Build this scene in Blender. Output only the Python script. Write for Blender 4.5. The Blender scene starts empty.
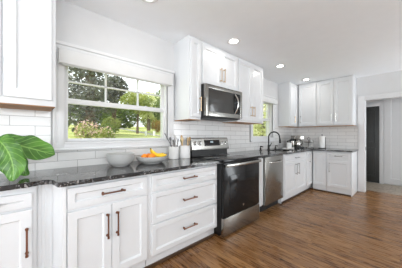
import bpy, bmesh, math, random
from mathutils import Vector, Matrix
PI = math.pi
C = bpy.context.scene.collection
sc = bpy.context.scene
random.seed(7)

# ------------------------------------------------------------------ camera, sky, sun, fill lamps, exposure
cam_d = bpy.data.cameras.new('camera'); cam = bpy.data.objects.new('camera', cam_d); C.objects.link(cam)
cam_d.sensor_width = 36.0; cam_d.lens = 193.9 / 402 * 36.0; cam_d.shift_y = 1.5 / 402
cam.location = (2.112, 0.0, 1.163); cam.rotation_euler = (PI / 2, 0, math.radians(47.35))
cam_d.clip_start = 0.02
sc.camera = cam
sc.view_settings.view_transform = 'Standard'; sc.view_settings.look = 'None'
sc.view_settings.gamma = 1.0; sc.view_settings.use_curve_mapping = False
sc.view_settings.exposure = 0.12
sc.cycles.use_denoising = True
sc.cycles.max_bounces = 12; sc.cycles.diffuse_bounces = 6; sc.cycles.transparent_max_bounces = 12
sc.cycles.caustics_reflective = False; sc.cycles.caustics_refractive = False
sc.cycles.sample_clamp_indirect = 6.0

w = bpy.data.worlds.new('sky'); sc.world = w; w.use_nodes = True
bg = w.node_tree.nodes['Background']; bg.inputs[0].default_value = (0.90, 0.95, 1.0, 1); bg.inputs[1].default_value = 2.0

def lamp(name, kind, loc, rot, energy, color=(1, 1, 1), **k):
    d = bpy.data.lights.new(name, kind); o = bpy.data.objects.new(name, d); C.objects.link(o)
    o.location = loc; o.rotation_euler = rot; d.energy = energy; d.color = color
    for a, b in k.items(): setattr(d, a, b)
    return o
sun = lamp('sun', 'SUN', (0, 0, 20), (0, 0, 0), 6.0, (1, .95, .86), angle=0.01)
sun.rotation_euler = Vector((0.10, -0.62, 0.75)).to_track_quat('Z', 'Y').to_euler()
FILL_COL = (0.90, 0.955, 1.0)
# unseen fill lamps added behind and right of the camera and in the hall
lamp('fill_right', 'AREA', (4.52, -0.9, 1.45), (0, PI / 2 + .9, 0), 100, FILL_COL, shape='RECTANGLE', size=1.4, size_y=3.2)  # added fill tilted at the ceiling, no window known here
lamp('fill_far_right', 'AREA', (4.52, 4.70, 1.1), (0, PI / 2 + .6, 0), 52, FILL_COL, shape='RECTANGLE', size=2.1, size_y=0.85)  # added fill for the far end, no patio known here
lamp('fill_rear', 'AREA', (2.0, -3.12, 1.25), (PI / 2 + 1.0, 0, 0), 115, FILL_COL, shape='RECTANGLE', size=2.6, size_y=2.0)  # added fill aimed up to brighten the ceiling, source invented
lamp('fill_hall', 'AREA', (3.42, 5.85, 1.25), (0, PI / 2, 0), 6, FILL_COL, shape='RECTANGLE', size=1.8, size_y=0.8)  # added fill for the hall, its opening is invented

# ------------------------------------------------------------------ materials
M = {}
def nodes(name):
    m = bpy.data.materials.new(name); m.use_nodes = True
    nt = m.node_tree; b = nt.nodes['Principled BSDF']
    return m, nt, b
def N(nt, t, **k):
    n = nt.nodes.new(t)
    for a, v in k.items():
        if a.startswith('i_'): n.inputs[a[2:].replace('_', ' ')].default_value = v
        else: setattr(n, a, v)
    return n
def ramp(nt, fac, stops):
    r = nt.nodes.new('ShaderNodeValToRGB'); e = r.color_ramp.elements
    while len(e) < len(stops): e.new(0.5)
    for x, (p, c) in zip(e, stops): x.position = p; x.color = (*c, 1)
    nt.links.new(fac, r.inputs[0]); return r
def simple(name, col, rough=.5, metal=0., var=.03, scale=8., bump=0., bscale=60., coat=0., ior=1.45, stretch=None, trans=0.):
    m, nt, b = nodes(name); L = nt.links
    tc = N(nt, 'ShaderNodeTexCoord'); src = tc.outputs['Object']
    if stretch:
        mp = N(nt, 'ShaderNodeMapping'); mp.inputs['Scale'].default_value = stretch; L.new(src, mp.inputs[0]); src = mp.outputs[0]
    nz = N(nt, 'ShaderNodeTexNoise', i_Scale=scale, i_Detail=4.0); L.new(src, nz.inputs['Vector'])
    lo = tuple(max(0, c * (1 - var)) for c in col); hi = tuple(min(1, c * (1 + var)) for c in col)
    r = ramp(nt, nz.outputs['Fac'], [(.3, lo), (.7, hi)]); L.new(r.outputs[0], b.inputs['Base Color'])
    b.inputs['Roughness'].default_value = rough; b.inputs['Metallic'].default_value = metal
    b.inputs['IOR'].default_value = ior; b.inputs['Coat Weight'].default_value = coat
    if bump:
        n2 = N(nt, 'ShaderNodeTexNoise', i_Scale=bscale, i_Detail=3.0); L.new(src, n2.inputs['Vector'])
        bp = N(nt, 'ShaderNodeBump', i_Strength=bump, i_Distance=0.002); L.new(n2.outputs['Fac'], bp.inputs['Height']); L.new(bp.outputs[0], b.inputs['Normal'])
    if trans: b.inputs['Transmission Weight'].default_value = trans
    M[name] = m; return m
def emit(name, col, s):
    m, nt, b = nodes(name); b.inputs['Base Color'].default_value = (*col, 1)
    b.inputs['Emission Color'].default_value = (*col, 1); b.inputs['Emission Strength'].default_value = s; M[name] = m

simple('cabinet_paint', (.71, .722, .732), .32, var=.01, coat=.1)
simple('wall_paint', (.67, .67, .67), .7, var=.015, bump=.05, bscale=200)
simple('ceiling_paint', (.90, .925, .95), .85, var=.01)
simple('trim_paint', (.74, .74, .74), .4, var=.01)
simple('shade_fabric', (.72, .72, .71), .8, var=.02)
simple('raw_wood', (.42, .21, .085), .55, var=.25, scale=6, stretch=(6, 1, 6))
simple('toe_wood', (.065, .034, .018), .4, var=.3, scale=5, stretch=(8, 1, 8))
simple('copper_bronze', (.26, .125, .08), .34, 1., var=.12)
simple('bronze_lit', (.62, .46, .30), .3, 1., var=.08)  # pull bronze painted lighter, for the light on the wall cabinets
simple('pewter', (.35, .34, .33), .35, 1., var=.06)  # on pulls, stands in for pale reflections off the same bronze
simple('stainless', (.36, .35, .325), .23, 1., var=.04, scale=30, stretch=(1, 1, 25))
simple('stainless_bright', (.62, .61, .59), .18, 1., var=.03)
simple('black_gloss', (.010, .010, .010), .10, var=.1, ior=1.33)
simple('black_matte', (.012, .012, .012), .45, var=.1)
simple('oven_glass', (.010, .010, .011), .07, var=.1, ior=1.3)
simple('microwave_glass', (.045, .043, .04), .12, var=.1)
simple('black_metal', (.014, .013, .012), .35, .4, var=.1)
simple('dark_door_paint', (.035, .036, .033), .4, var=.05)
simple('grey_ceramic', (.46, .455, .44), .45, var=.05, scale=14)
simple('white_ceramic', (.80, .79, .77), .25, var=.03, coat=.3)
simple('orange_peel', (.90, .27, .02), .42, var=.1, bump=.3, bscale=250)
simple('banana_peel', (.90, .58, .03), .45, var=.12, scale=16)
simple('banana_tip', (.20, .13, .03), .6, var=.2)
simple('spoon_wood', (.52, .33, .15), .55, var=.18, scale=12)
simple('pale_wood', (.70, .52, .30), .55, var=.15, scale=12)
simple('green_silicone', (.30, .36, .08), .5)
simple('utensil_steel', (.30, .30, .30), .3, 1.)
simple('grey_utensil', (.16, .16, .165), .4)
simple('paper', (.86, .86, .84), .9, var=.02, bump=.1)
simple('soil', (.05, .035, .025), .9, var=.4, scale=40)
simple('bark', (.12, .085, .06), .9, var=.4, scale=10, bump=.5)
simple('stem_bark', (.16, .12, .07), .8, var=.3)
simple('asphalt', (.28, .28, .29), .9, var=.15)
simple('picket_white', (.85, .85, .82), .6)
emit('lens_glow', (1, .96, .90), 9.0)
emit('display_glow', (.45, .55, .6), .04)

def leafmat(name, a, b_, rough=.5, scale=1.4, tr=.35):
    m, nt, b = nodes(name); L = nt.links
    oi = N(nt, 'ShaderNodeTexCoord'); nz = N(nt, 'ShaderNodeTexNoise', i_Scale=scale, i_Detail=6.0)
    L.new(oi.outputs['Object'], nz.inputs['Vector'])
    r = ramp(nt, nz.outputs['Fac'], [(.36, a), (.64, b_)]); L.new(r.outputs[0], b.inputs['Base Color'])
    b.inputs['Roughness'].default_value = rough
    t = N(nt, 'ShaderNodeBsdfTranslucent'); L.new(r.outputs[0], t.inputs[0])
    mx = N(nt, 'ShaderNodeMixShader'); mx.inputs[0].default_value = tr
    out = nt.nodes['Material Output']; L.new(b.outputs[0], mx.inputs[1]); L.new(t.outputs[0], mx.inputs[2]); L.new(mx.outputs[0], out.inputs[0])
    M[name] = m
leafmat('dark_leaves', (.05, .055, .045), (.20, .21, .18), .5, 1.6, .25)
leafmat('mid_leaves', (.06, .10, .02), (.22, .30, .06), .5, 1.2, .4)
leafmat('bright_leaves', (.17, .24, .035), (.48, .50, .16), .5, 1.0, .5)
leafmat('pale_leaves', (.30, .36, .10), (.80, .80, .50), .5, 2.2, .5)
leafmat('orange_leaves', (.28, .14, .03), (.40, .32, .08), .6, 3.0, .4)
leafmat('pink_petals', (.72, .45, .42), (.85, .70, .66), .6, 3.0, .3)
leafmat('lawn_grass', (.26, .32, .07), (.44, .46, .16), .9, .9, 0.)

def glass_mat():
    m = bpy.data.materials.new('window_glass'); m.use_nodes = True; nt = m.node_tree; nt.nodes.clear(); L = nt.links
    o = N(nt, 'ShaderNodeOutputMaterial'); t = N(nt, 'ShaderNodeBsdfTransparent'); t.inputs[0].default_value = (.97, .98, .97, 1)
    g = N(nt, 'ShaderNodeBsdfGlossy'); g.inputs['Roughness'].default_value = .01
    lw = N(nt, 'ShaderNodeLayerWeight'); pw = N(nt, 'ShaderNodeMath', operation='POWER'); L.new(lw.outputs['Facing'], pw.inputs[0]); pw.inputs[1].default_value = 5.0
    f = N(nt, 'ShaderNodeMath', operation='MULTIPLY_ADD'); L.new(pw.outputs[0], f.inputs[0]); f.inputs[1].default_value = .9; f.inputs[2].default_value = .025; mx = N(nt, 'ShaderNodeMixShader')
    L.new(f.outputs[0], mx.inputs[0]); L.new(t.outputs[0], mx.inputs[1]); L.new(g.outputs[0], mx.inputs[2]); L.new(mx.outputs[0], o.inputs[0])
    M['window_glass'] = m
    m = bpy.data.materials.new('insect_screen'); m.use_nodes = True; nt = m.node_tree; nt.nodes.clear(); L = nt.links
    o = N(nt, 'ShaderNodeOutputMaterial'); t = N(nt, 'ShaderNodeBsdfTransparent'); d = N(nt, 'ShaderNodeBsdfDiffuse'); d.inputs[0].default_value = (.06, .06, .06, 1)
    mx = N(nt, 'ShaderNodeMixShader'); mx.inputs[0].default_value = .09
    L.new(t.outputs[0], mx.inputs[1]); L.new(d.outputs[0], mx.inputs[2]); L.new(mx.outputs[0], o.inputs[0]); M['insect_screen'] = m
glass_mat()

def tile_mat(name, axis, u0):
    m, nt, b = nodes(name); L = nt.links
    tc = N(nt, 'ShaderNodeTexCoord'); sx = N(nt, 'ShaderNodeSeparateXYZ'); L.new(tc.outputs['Object'], sx.inputs[0])
    cx = N(nt, 'ShaderNodeCombineXYZ')
    a = N(nt, 'ShaderNodeMath', operation='SUBTRACT'); L.new(sx.outputs[axis], a.inputs[0]); a.inputs[1].default_value = u0
    z = N(nt, 'ShaderNodeMath', operation='SUBTRACT'); L.new(sx.outputs[2], z.inputs[0]); z.inputs[1].default_value = .403
    L.new(a.outputs[0], cx.inputs[0]); L.new(z.outputs[0], cx.inputs[1])
    br = N(nt, 'ShaderNodeTexBrick', offset=.5, offset_frequency=2)
    br.inputs['Scale'].default_value = 1; br.inputs['Brick Width'].default_value = .30; br.inputs['Row Height'].default_value = .0763
    br.inputs['Mortar Size'].default_value = .0022; br.inputs['Mortar Smooth'].default_value = .2; br.inputs['Bias'].default_value = 0
    br.inputs['Color1'].default_value = (.80, .795, .78, 1); br.inputs['Color2'].default_value = (.75, .745, .73, 1); br.inputs['Mortar'].default_value = (.40, .39, .38, 1)
    L.new(cx.outputs[0], br.inputs['Vector']); L.new(br.outputs['Color'], b.inputs['Base Color'])
    b.inputs['Roughness'].default_value = .12
    nz = N(nt, 'ShaderNodeTexNoise', i_Scale=14.0, i_Detail=2.0); L.new(cx.outputs[0], nz.inputs['Vector'])
    s = N(nt, 'ShaderNodeMath', operation='MULTIPLY_ADD'); L.new(nz.outputs['Fac'], s.inputs[0]); s.inputs[1].default_value = 1.0
    iv = N(nt, 'ShaderNodeMath', operation='MULTIPLY'); L.new(br.outputs['Fac'], iv.inputs[0]); iv.inputs[1].default_value = -1.2
    L.new(iv.outputs[0], s.inputs[2])
    bp = N(nt, 'ShaderNodeBump', i_Strength=.45, i_Distance=.004); L.new(s.outputs[0], bp.inputs['Height']); L.new(bp.outputs[0], b.inputs['Normal'])
    M[name] = m
tile_mat('subway_tile_left', 1, .077 + .15); tile_mat('subway_tile_back', 0, .1)

def granite():
    m, nt, b = nodes('black_granite'); L = nt.links
    tc = N(nt, 'ShaderNodeTexCoord')
    v = N(nt, 'ShaderNodeTexVoronoi', i_Scale=130.0); L.new(tc.outputs['Object'], v.inputs['Vector'])
    n = N(nt, 'ShaderNodeTexNoise', i_Scale=16.0, i_Detail=6.0, i_Roughness=.65); L.new(tc.outputs['Object'], n.inputs['Vector'])
    sp = N(nt, 'ShaderNodeSeparateColor'); L.new(v.outputs['Color'], sp.inputs[0])
    mu = N(nt, 'ShaderNodeMath', operation='MULTIPLY'); L.new(sp.outputs[0], mu.inputs[0]); L.new(n.outputs['Fac'], mu.inputs[1])
    r = ramp(nt, mu.outputs[0], [(.0, (.010, .010, .011)), (.36, (.016, .016, .017)), (.44, (.14, .14, .14)), (.56, (.42, .41, .40))])
    L.new(r.outputs[0], b.inputs['Base Color']); b.inputs['Roughness'].default_value = .10; b.inputs['IOR'].default_value = 1.85
    M['black_granite'] = m
granite()

def oak_floor():
    m, nt, b = nodes('oak_floor'); L = nt.links
    tc = N(nt, 'ShaderNodeTexCoord')
    br = N(nt, 'ShaderNodeTexBrick', offset=.37, offset_frequency=3, squash=.8, squash_frequency=2)
    br.inputs['Scale'].default_value = 1; br.inputs['Brick Width'].default_value = .85; br.inputs['Row Height'].default_value = .058
    br.inputs['Mortar Size'].default_value = .0012; br.inputs['Mortar Smooth'].default_value = .3; br.inputs['Bias'].default_value = 0
    br.inputs['Color1'].default_value = (0, 0, 0, 1); br.inputs['Color2'].default_value = (1, 1, 1, 1); br.inputs['Mortar'].default_value = (.0, .0, .0, 1)
    L.new(tc.outputs['Object'], br.inputs['Vector'])
    mp = N(nt, 'ShaderNodeMapping'); mp.inputs['Scale'].default_value = (1.6, 16, 1); L.new(tc.outputs['Object'], mp.inputs[0])
    sep = N(nt, 'ShaderNodeSeparateColor'); L.new(br.outputs['Color'], sep.inputs[0])
    ad = N(nt, 'ShaderNodeVectorMath', operation='ADD'); L.new(mp.outputs[0], ad.inputs[0])
    cb = N(nt, 'ShaderNodeCombineXYZ'); m9 = N(nt, 'ShaderNodeMath', operation='MULTIPLY'); L.new(sep.outputs[0], m9.inputs[0]); m9.inputs[1].default_value = 9
    L.new(m9.outputs[0], cb.inputs[0]); L.new(m9.outputs[0], cb.inputs[1]); L.new(cb.outputs[0], ad.inputs[1])
    n = N(nt, 'ShaderNodeTexNoise', i_Scale=3.0, i_Detail=8.0, i_Roughness=.62, i_Distortion=.9); L.new(ad.outputs[0], n.inputs['Vector'])
    a1 = N(nt, 'ShaderNodeMath', operation='MULTIPLY_ADD'); L.new(sep.outputs[0], a1.inputs[0]); a1.inputs[1].default_value = .22
    L.new(n.outputs['Fac'], a1.inputs[2])
    r = ramp(nt, a1.outputs[0], [(.34, (.050, .018, .005)), (.48, (.145, .060, .019)), (.60, (.235, .110, .038)), (.78, (.38, .20, .08))])
    mx = N(nt, 'ShaderNodeMix', data_type='RGBA'); L.new(br.outputs['Fac'], mx.inputs['Factor']); L.new(r.outputs[0], mx.inputs['A']); mx.inputs['B'].default_value = (.05, .024, .012, 1)
    L.new(mx.outputs['Result'], b.inputs['Base Color'])
    rr = N(nt, 'ShaderNodeMapRange'); L.new(n.outputs['Fac'], rr.inputs[0]); rr.inputs['To Min'].default_value = .20; rr.inputs['To Max'].default_value = .36
    L.new(rr.outputs[0], b.inputs['Roughness'])
    iv = N(nt, 'ShaderNodeMath', operation='SUBTRACT'); L.new(n.outputs['Fac'], iv.inputs[0]); L.new(br.outputs['Fac'], iv.inputs[1])
    bp = N(nt, 'ShaderNodeBump', i_Strength=.12, i_Distance=.002); L.new(iv.outputs[0], bp.inputs['Height']); L.new(bp.outputs[0], b.inputs['Normal'])
    M['oak_floor'] = m
oak_floor()

def hall_tile():
    m, nt, b = nodes('hall_stone'); L = nt.links
    tc = N(nt, 'ShaderNodeTexCoord'); v = N(nt, 'ShaderNodeTexVoronoi', i_Scale=16.0, feature='DISTANCE_TO_EDGE'); L.new(tc.outputs['Object'], v.inputs['Vector'])
    n = N(nt, 'ShaderNodeTexNoise', i_Scale=9.0, i_Detail=5.0); L.new(tc.outputs['Object'], n.inputs['Vector'])
    mu = N(nt, 'ShaderNodeMath', operation='MULTIPLY_ADD'); L.new(v.outputs['Distance'], mu.inputs[0]); mu.inputs[1].default_value = 2.5; L.new(n.outputs['Fac'], mu.inputs[2])
    r = ramp(nt, mu.outputs[0], [(.4, (.17, .125, .085)), (.6, (.36, .29, .215)), (.9, (.47, .40, .32))])
    L.new(r.outputs[0], b.inputs['Base Color']); b.inputs['Roughness'].default_value = .4; M['hall_stone'] = m
hall_tile()

def fig_leaf_mat():
    m, nt, b = nodes('fig_leaf'); L = nt.links
    uv = N(nt, 'ShaderNodeUVMap'); s = N(nt, 'ShaderNodeSeparateXYZ'); L.new(uv.outputs[0], s.inputs[0])
    a = N(nt, 'ShaderNodeMath', operation='SUBTRACT'); L.new(s.outputs[1], a.inputs[0]); a.inputs[1].default_value = .5
    ab = N(nt, 'ShaderNodeMath', operation='ABSOLUTE'); L.new(a.outputs[0], ab.inputs[0])
    mid = N(nt, 'ShaderNodeMapRange'); L.new(ab.outputs[0], mid.inputs[0]); mid.inputs['From Min'].default_value = .012; mid.inputs['From Max'].default_value = .03; mid.inputs['To Min'].default_value = 1; mid.inputs['To Max'].default_value = 0
    q = N(nt, 'ShaderNodeMath', operation='MULTIPLY_ADD'); L.new(ab.outputs[0], q.inputs[0]); q.inputs[1].default_value = -.55; L.new(s.outputs[0], q.inputs[2])
    fr = N(nt, 'ShaderNodeMath', operation='MULTIPLY'); L.new(q.outputs[0], fr.inputs[0]); fr.inputs[1].default_value = 7.5
    f2 = N(nt, 'ShaderNodeMath', operation='PINGPONG'); L.new(fr.outputs[0], f2.inputs[0]); f2.inputs[1].default_value = .5
    vn = N(nt, 'ShaderNodeMapRange'); L.new(f2.outputs[0], vn.inputs[0]); vn.inputs['From Min'].default_value = .02; vn.inputs['From Max'].default_value = .075; vn.inputs['To Min'].default_value = .8; vn.inputs['To Max'].default_value = 0
    mxv = N(nt, 'ShaderNodeMath', operation='MAXIMUM'); L.new(mid.outputs[0], mxv.inputs[0]); L.new(vn.outputs[0], mxv.inputs[1])
    nz = N(nt, 'ShaderNodeTexNoise', i_Scale=10.0, i_Detail=4.0); tc = N(nt, 'ShaderNodeTexCoord'); L.new(tc.outputs['Object'], nz.inputs['Vector'])
    r = ramp(nt, nz.outputs['Fac'], [(.3, (.030, .105, .012)), (.7, (.12, .30, .038))])
    mx = N(nt, 'ShaderNodeMix', data_type='RGBA'); L.new(mxv.outputs[0], mx.inputs['Factor']); L.new(r.outputs[0], mx.inputs['A']); mx.inputs['B'].default_value = (.26, .47, .11, 1)
    L.new(mx.outputs['Result'], b.inputs['Base Color']); b.inputs['Roughness'].default_value = .35
    t = N(nt, 'ShaderNodeBsdfTranslucent'); L.new(mx.outputs['Result'], t.inputs[0])
    ms = N(nt, 'ShaderNodeMixShader'); ms.inputs[0].default_value = .2
    L.new(b.outputs[0], ms.inputs[1]); L.new(t.outputs[0], ms.inputs[2]); L.new(ms.outputs[0], nt.nodes['Material Output'].inputs[0])
    M['fig_leaf'] = m
fig_leaf_mat()

# ------------------------------------------------------------------ mesh helpers
class B:
    """collects shapes in world coordinates, then links them as ONE mesh object"""
    def __init__(s): s.bm = bmesh.new()
    def quad(s, pts):
        vs = [s.bm.verts.new(p) for p in pts]; return s.bm.faces.new(vs)
    def box(s, a, b, bev=0.):
        a, b = [min(p, q) for p, q in zip(a, b)], [max(p, q) for p, q in zip(a, b)]
        t = bmesh.new(); bmesh.ops.create_cube(t, size=1)
        for v in t.verts: v.co = Vector([(a[i] + b[i]) / 2 + v.co[i] * (b[i] - a[i]) for i in range(3)])
        if bev: bmesh.ops.bevel(t, geom=t.edges[:], offset=bev, segments=2, profile=.6, affect='EDGES')
        s.add(t); return s
    def add(s, t, mat=None):
        t.verts.index_update(); vs = [s.bm.verts.new(mat @ v.co if mat else v.co) for v in t.verts]
        for f in t.faces: s.bm.faces.new([vs[v.index] for v in f.verts])
        t.free()
    def tube(s, pts, r, n=10, cap=True):
        pts = [Vector(p) for p in pts]; rs = r if isinstance(r, (list, tuple)) else [r] * len(pts); rings = []
        up = None
        for i, p in enumerate(pts):
            d = (pts[min(i + 1, len(pts) - 1)] - pts[max(i - 1, 0)]).normalized()
            if up is None:
                up = Vector((0, 0, 1)) if abs(d.z) < .9 else Vector((1, 0, 0))
            x = d.cross(up).normalized(); up = x.cross(d).normalized()
            rings.append([s.bm.verts.new(p + (x * math.cos(2 * PI * k / n) + up * math.sin(2 * PI * k / n)) * rs[i]) for k in range(n)])
        for a, b in zip(rings, rings[1:]):
            for k in range(n): s.bm.faces.new([a[k], a[(k + 1) % n], b[(k + 1) % n], b[k]])
        if cap: s.bm.faces.new(rings[0][::-1]); s.bm.faces.new(rings[-1])
        return s
    def lathe(s, prof, c, n=40, axis=None):
        c = Vector(c); rings = []
        R = Matrix.Identity(3) if axis is None else Vector(axis).to_track_quat('Z', 'Y').to_matrix()
        for r, z in prof:
            if r < 1e-5: rings.append([s.bm.verts.new(c + R @ Vector((0, 0, z)))])
            else: rings.append([s.bm.verts.new(c + R @ Vector((r * math.cos(2 * PI * k / n), r * math.sin(2 * PI * k / n), z))) for k in range(n)])
        for a, b in zip(rings, rings[1:]):
            for k in range(n):
                k2 = (k + 1) % n
                if len(a) == 1 and len(b) == 1: continue
                if len(a) == 1: s.bm.faces.new([a[0], b[k], b[k2]])
                elif len(b) == 1: s.bm.faces.new([a[k], a[k2], b[0]])
                else: s.bm.faces.new([a[k], a[k2], b[k2], b[k]])
        return s
    def ball(s, c, r, sc_=(1, 1, 1), n=20):
        t = bmesh.new(); bmesh.ops.create_uvsphere(t, u_segments=n, v_segments=n // 2 + 2, radius=r)
        for v in t.verts: v.co = Vector(c) + Vector([v.co[i] * sc_[i] for i in range(3)])
        s.add(t); return s
    def prism(s, poly, z0, z1):
        lo = [s.bm.verts.new((x, y, z0)) for x, y in poly]; hi = [s.bm.verts.new((x, y, z1)) for x, y in poly]
        n = len(poly); s.bm.faces.new(lo[::-1]); s.bm.faces.new(hi)
        for k in range(n): s.bm.faces.new([lo[k], lo[(k + 1) % n], hi[(k + 1) % n], hi[k]])
        return s
    def build(s, name, mat, parent=None, label=None, norm=True):
        if norm: bmesh.ops.recalc_face_normals(s.bm, faces=s.bm.faces[:])
        off = Vector((0, 0, 0)); p = parent
        while p is not None: off += p.location; p = p.parent
        if parent is not None:
            for v in s.bm.verts: v.co -= off
        me = bpy.data.meshes.new(name); s.bm.to_mesh(me); s.bm.free()
        for f in me.polygons: f.use_smooth = True
        me.set_sharp_from_angle(angle=math.radians(32))
        me.materials.append(M[mat]); o = bpy.data.objects.new(name, me); C.objects.link(o)
        if parent is not None: o.parent = parent
        if label: o['label'] = label
        return o
def tag(o, label, cat, group=None, kind=None):
    o['label'] = label; o['category'] = cat
    if group: o['group'] = group
    if kind: o['kind'] = kind
    return o
def thing(name, label, cat, loc, group=None):
    o = bpy.data.objects.new(name, None); C.objects.link(o); o.location = loc; o.empty_display_size = .1
    return tag(o, label, cat, group)
def single(b, name, mat, label, cat, base, group=None, kind=None):
    """one-mesh thing with its origin at its base"""
    for v in b.bm.verts: v.co -= Vector(base)
    o = b.build(name, mat); o.location = base
    return tag(o, label, cat, group, kind)
def struct(name, b, mat, label, cat, parent=None):
    o = b.build(name, mat, parent)
    if parent is None: o['kind'] = 'structure'; o['label'] = label; o['category'] = cat
    return o

def ML(u, w, z): return (w, u, z)               # runs along the left wall, facing +x
def MB(u, w, z): return (u, 5.16 - w, z)        # runs along the back wall, facing -y
def mbox(b, F, u0, u1, w0, w1, z0, z1, bev=0.): b.box(F(u0, w0, z0), F(u1, w1, z1), bev); return b
def shaker(b, F, u0, u1, z0, z1, w0, t=.02, s=.055, d=.015, c=.003):
    def ring(i, w): return [b.bm.verts.new(F(*p)) for p in ((u0 + i, w, z0 + i), (u1 - i, w, z0 + i), (u1 - i, w, z1 - i), (u0 + i, w, z1 - i))]
    rs = [ring(0, w0), ring(0, w0 + t - c), ring(c, w0 + t), ring(s, w0 + t), ring(s + .009, w0 + t - d)]
    for a, e in zip(rs, rs[1:]):
        for k in range(4): b.bm.faces.new([a[k], a[(k + 1) % 4], e[(k + 1) % 4], e[k]])
    b.bm.faces.new(rs[0][::-1]); b.bm.faces.new(rs[-1])
    return b
def slab(b, F, u0, u1, z0, z1, w0, t=.02): return mbox(b, F, u0, u1, w0, w0 + t, z0, z1, .002)
def pull(F, u, z, w, length, vertical, parent, mat='copper_bronze'):
    b = B(); h = length / 2; q = w + .030; r = .0055
    P = (lambda k: F(u, q, z + k)) if vertical else (lambda k: F(u + k, q, z))
    P0 = (lambda k: F(u, w, z + k)) if vertical else (lambda k: F(u + k, w, z))
    b.tube([P(-h), P(-h + .012), P(-h + .0125), P(h - .0125), P(h - .012), P(h)], [.0078, .0078, r, r, .0078, .0078], 10)
    for k in (-h + .014, h - .014):
        a, e = Vector(P0(k)), Vector(P(k)); b.tube([a, a.lerp(e, .12), a.lerp(e, .13), e], [.0095, .0095, .006, .006], 10)
    return b.build('handle', mat, parent, label=None)

# ------------------------------------------------------------------ the room
H = 2.37; YB = 5.16; XR = 4.4; YR = -3.0
W1 = (.275, 1.355, 1.105, 1.895)        # big window opening: y0,y1,z0,z1
W2 = (3.31, 4.10, 1.12, 1.90)           # small window over the sink
struct('floor', B().box((-.14, YR, -.05), (XR, 5.40, 0)), 'oak_floor', 'brown oak strip floor of the kitchen', 'floor')
struct('ceiling', B().box((-.14, YR, H), (XR, 6.5, H + .1)), 'ceiling_paint', 'flat off-white ceiling with recessed lights', 'ceiling')
b = B()
def wl(y0, y1, z0, z1): b.box((-.14, y0, z0), (0, y1, z1))
wl(YR, W1[0], -.05, H); wl(W1[0], W1[1], -.05, W1[2]); wl(W1[0], W1[1], W1[3], H)
wl(W1[1], W2[0], -.05, H); wl(W2[0], W2[1], -.05, W2[2]); wl(W2[0], W2[1], W2[3], H); wl(W2[1], 5.28, -.05, H)
wall_left = struct('wall_left', b, 'wall_paint', 'long off-white wall with the two windows', 'wall')
b = B(); OP = (1.458, 2.75, 1.895)
b.box((0, YB, 0), (OP[0], YB + .12, H)); b.box((OP[0], YB, OP[2]), (OP[1], YB + .12, H)); b.box((OP[1], YB, 0), (XR, YB + .12, H))
wall_back = struct('wall_back', b, 'wall_paint', 'off-white end wall with the doorway to the hall', 'wall')
b = B()
for y0, y1, z0, z1 in ((YR, -2.5, 0, H), (-2.5, .7, 0, .75), (-2.5, .7, 2.15, H), (.7, 4.27, 0, H), (4.27, 5.13, 2.15, H), (5.13, 5.28, 0, H)):  # gaps added to let the fill lamps in
    b.box((XR, y0, z0), (XR + .1, y1, z1))
struct('wall_right', b, 'wall_paint', 'unseen off-white wall with openings added for fill light', 'wall')
b = B()
for x0, x1, z0, z1 in ((-.14, .7, 0, H), (.7, 3.3, 2.25, H), (.7, 3.3, 0, .25), (3.3, XR + .1, 0, H)):
    b.box((x0, YR - .1, z0), (x1, YR, z1))
struct('wall_rear', b, 'wall_paint', 'off-white wall behind the camera', 'wall')
# hall behind the doorway
struct('hall_floor', B().box((.7, 5.40, -.05), (3.5, 6.5, 0.002)), 'hall_stone', 'pale beige stone floor of the hall', 'floor')
b = B(); b.box((.7, 6.38, 0), (3.5, 6.5, H)); b.box((.62, 5.28, 0), (.7, 6.5, H)); b.box((3.5, 5.28, 1.0), (3.58, 6.5, 0)); b.box((3.5, 5.28, 2.1), (3.58, 6.5, H))
struct('wall_hall', b, 'wall_paint', 'off-white hall wall beyond the doorway', 'wall')
b = B()
b.box((OP[0] - .10, YB - .02, 0), (OP[0], YB, OP[2] + .08), .003); b.box((OP[0], YB - .02, OP[2]), (OP[1] + .1, YB, OP[2] + .08), .003)
b.box((OP[0] - .006, YB - .026, 0), (OP[0] + .012, YB + .13, OP[2] + .01), .002); b.box((OP[0], YB - .026, OP[2] - .012), (OP[1], YB + .13, OP[2] + .006), .002)
t1 = struct('trim_1', b, 'trim_paint', 'white casing around the doorway to the hall', 'trim')
B().box((OP[0] + .012, YB + .03, .86), (OP[0] + .016, YB + .06, .93)).build('strike_plate', 'black_metal', t1)
struct('baseboard_back', B().box((1.352, YB - .015, 0), (1.36, YB, .1), .002), 'trim_paint', 'short white baseboard beside the doorway', 'baseboard')

# dark door in hall
b = B(); DX0, DX1, DZ = .82, 1.585, 1.875
b.box((DX0, 6.345, .012), (DX1, 6.379, DZ), .002)
d1 = struct('door_1', b, 'dark_door_paint', 'dark charcoal two panel door at the hall end', 'door')
b = B()
for z0, z1 in ((.16, .86), (.98, 1.76)):
    for a0, a1, c0, c1 in ((DX0 + .10, DX1 - .07, z0, z0 + .03), (DX0 + .10, DX1 - .07, z1 - .03, z1), (DX0 + .10, DX0 + .13, z0, z1), (DX1 - .10, DX1 - .07, z0, z1)):
        b.box((a0, 6.332, c0), (a1, 6.346, c1), .004)
b.build('panel_moulding', 'dark_door_paint', d1)
B().lathe([(0, 0), (.025, 0), (.025, .006), (.01, .012), (.01, .035), (.026, .05), (.02, .066), (0, .07)], (DX0 + .06, 6.345, .93), 16, (0, -1, 0)).build('knob', 'pewter', d1)
b = B(); b.box((DX0 - .08, 6.352, 0), (DX0, 6.38, DZ + .08), .003); b.box((DX1, 6.352, 0), (DX1 + .075, 6.38, DZ + .08), .003); b.box((DX0, 6.352, DZ), (DX1, 6.38, DZ + .08), .003)
struct('trim_2', b, 'trim_paint', 'white casing around the dark hall door', 'trim')
b = B()
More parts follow.
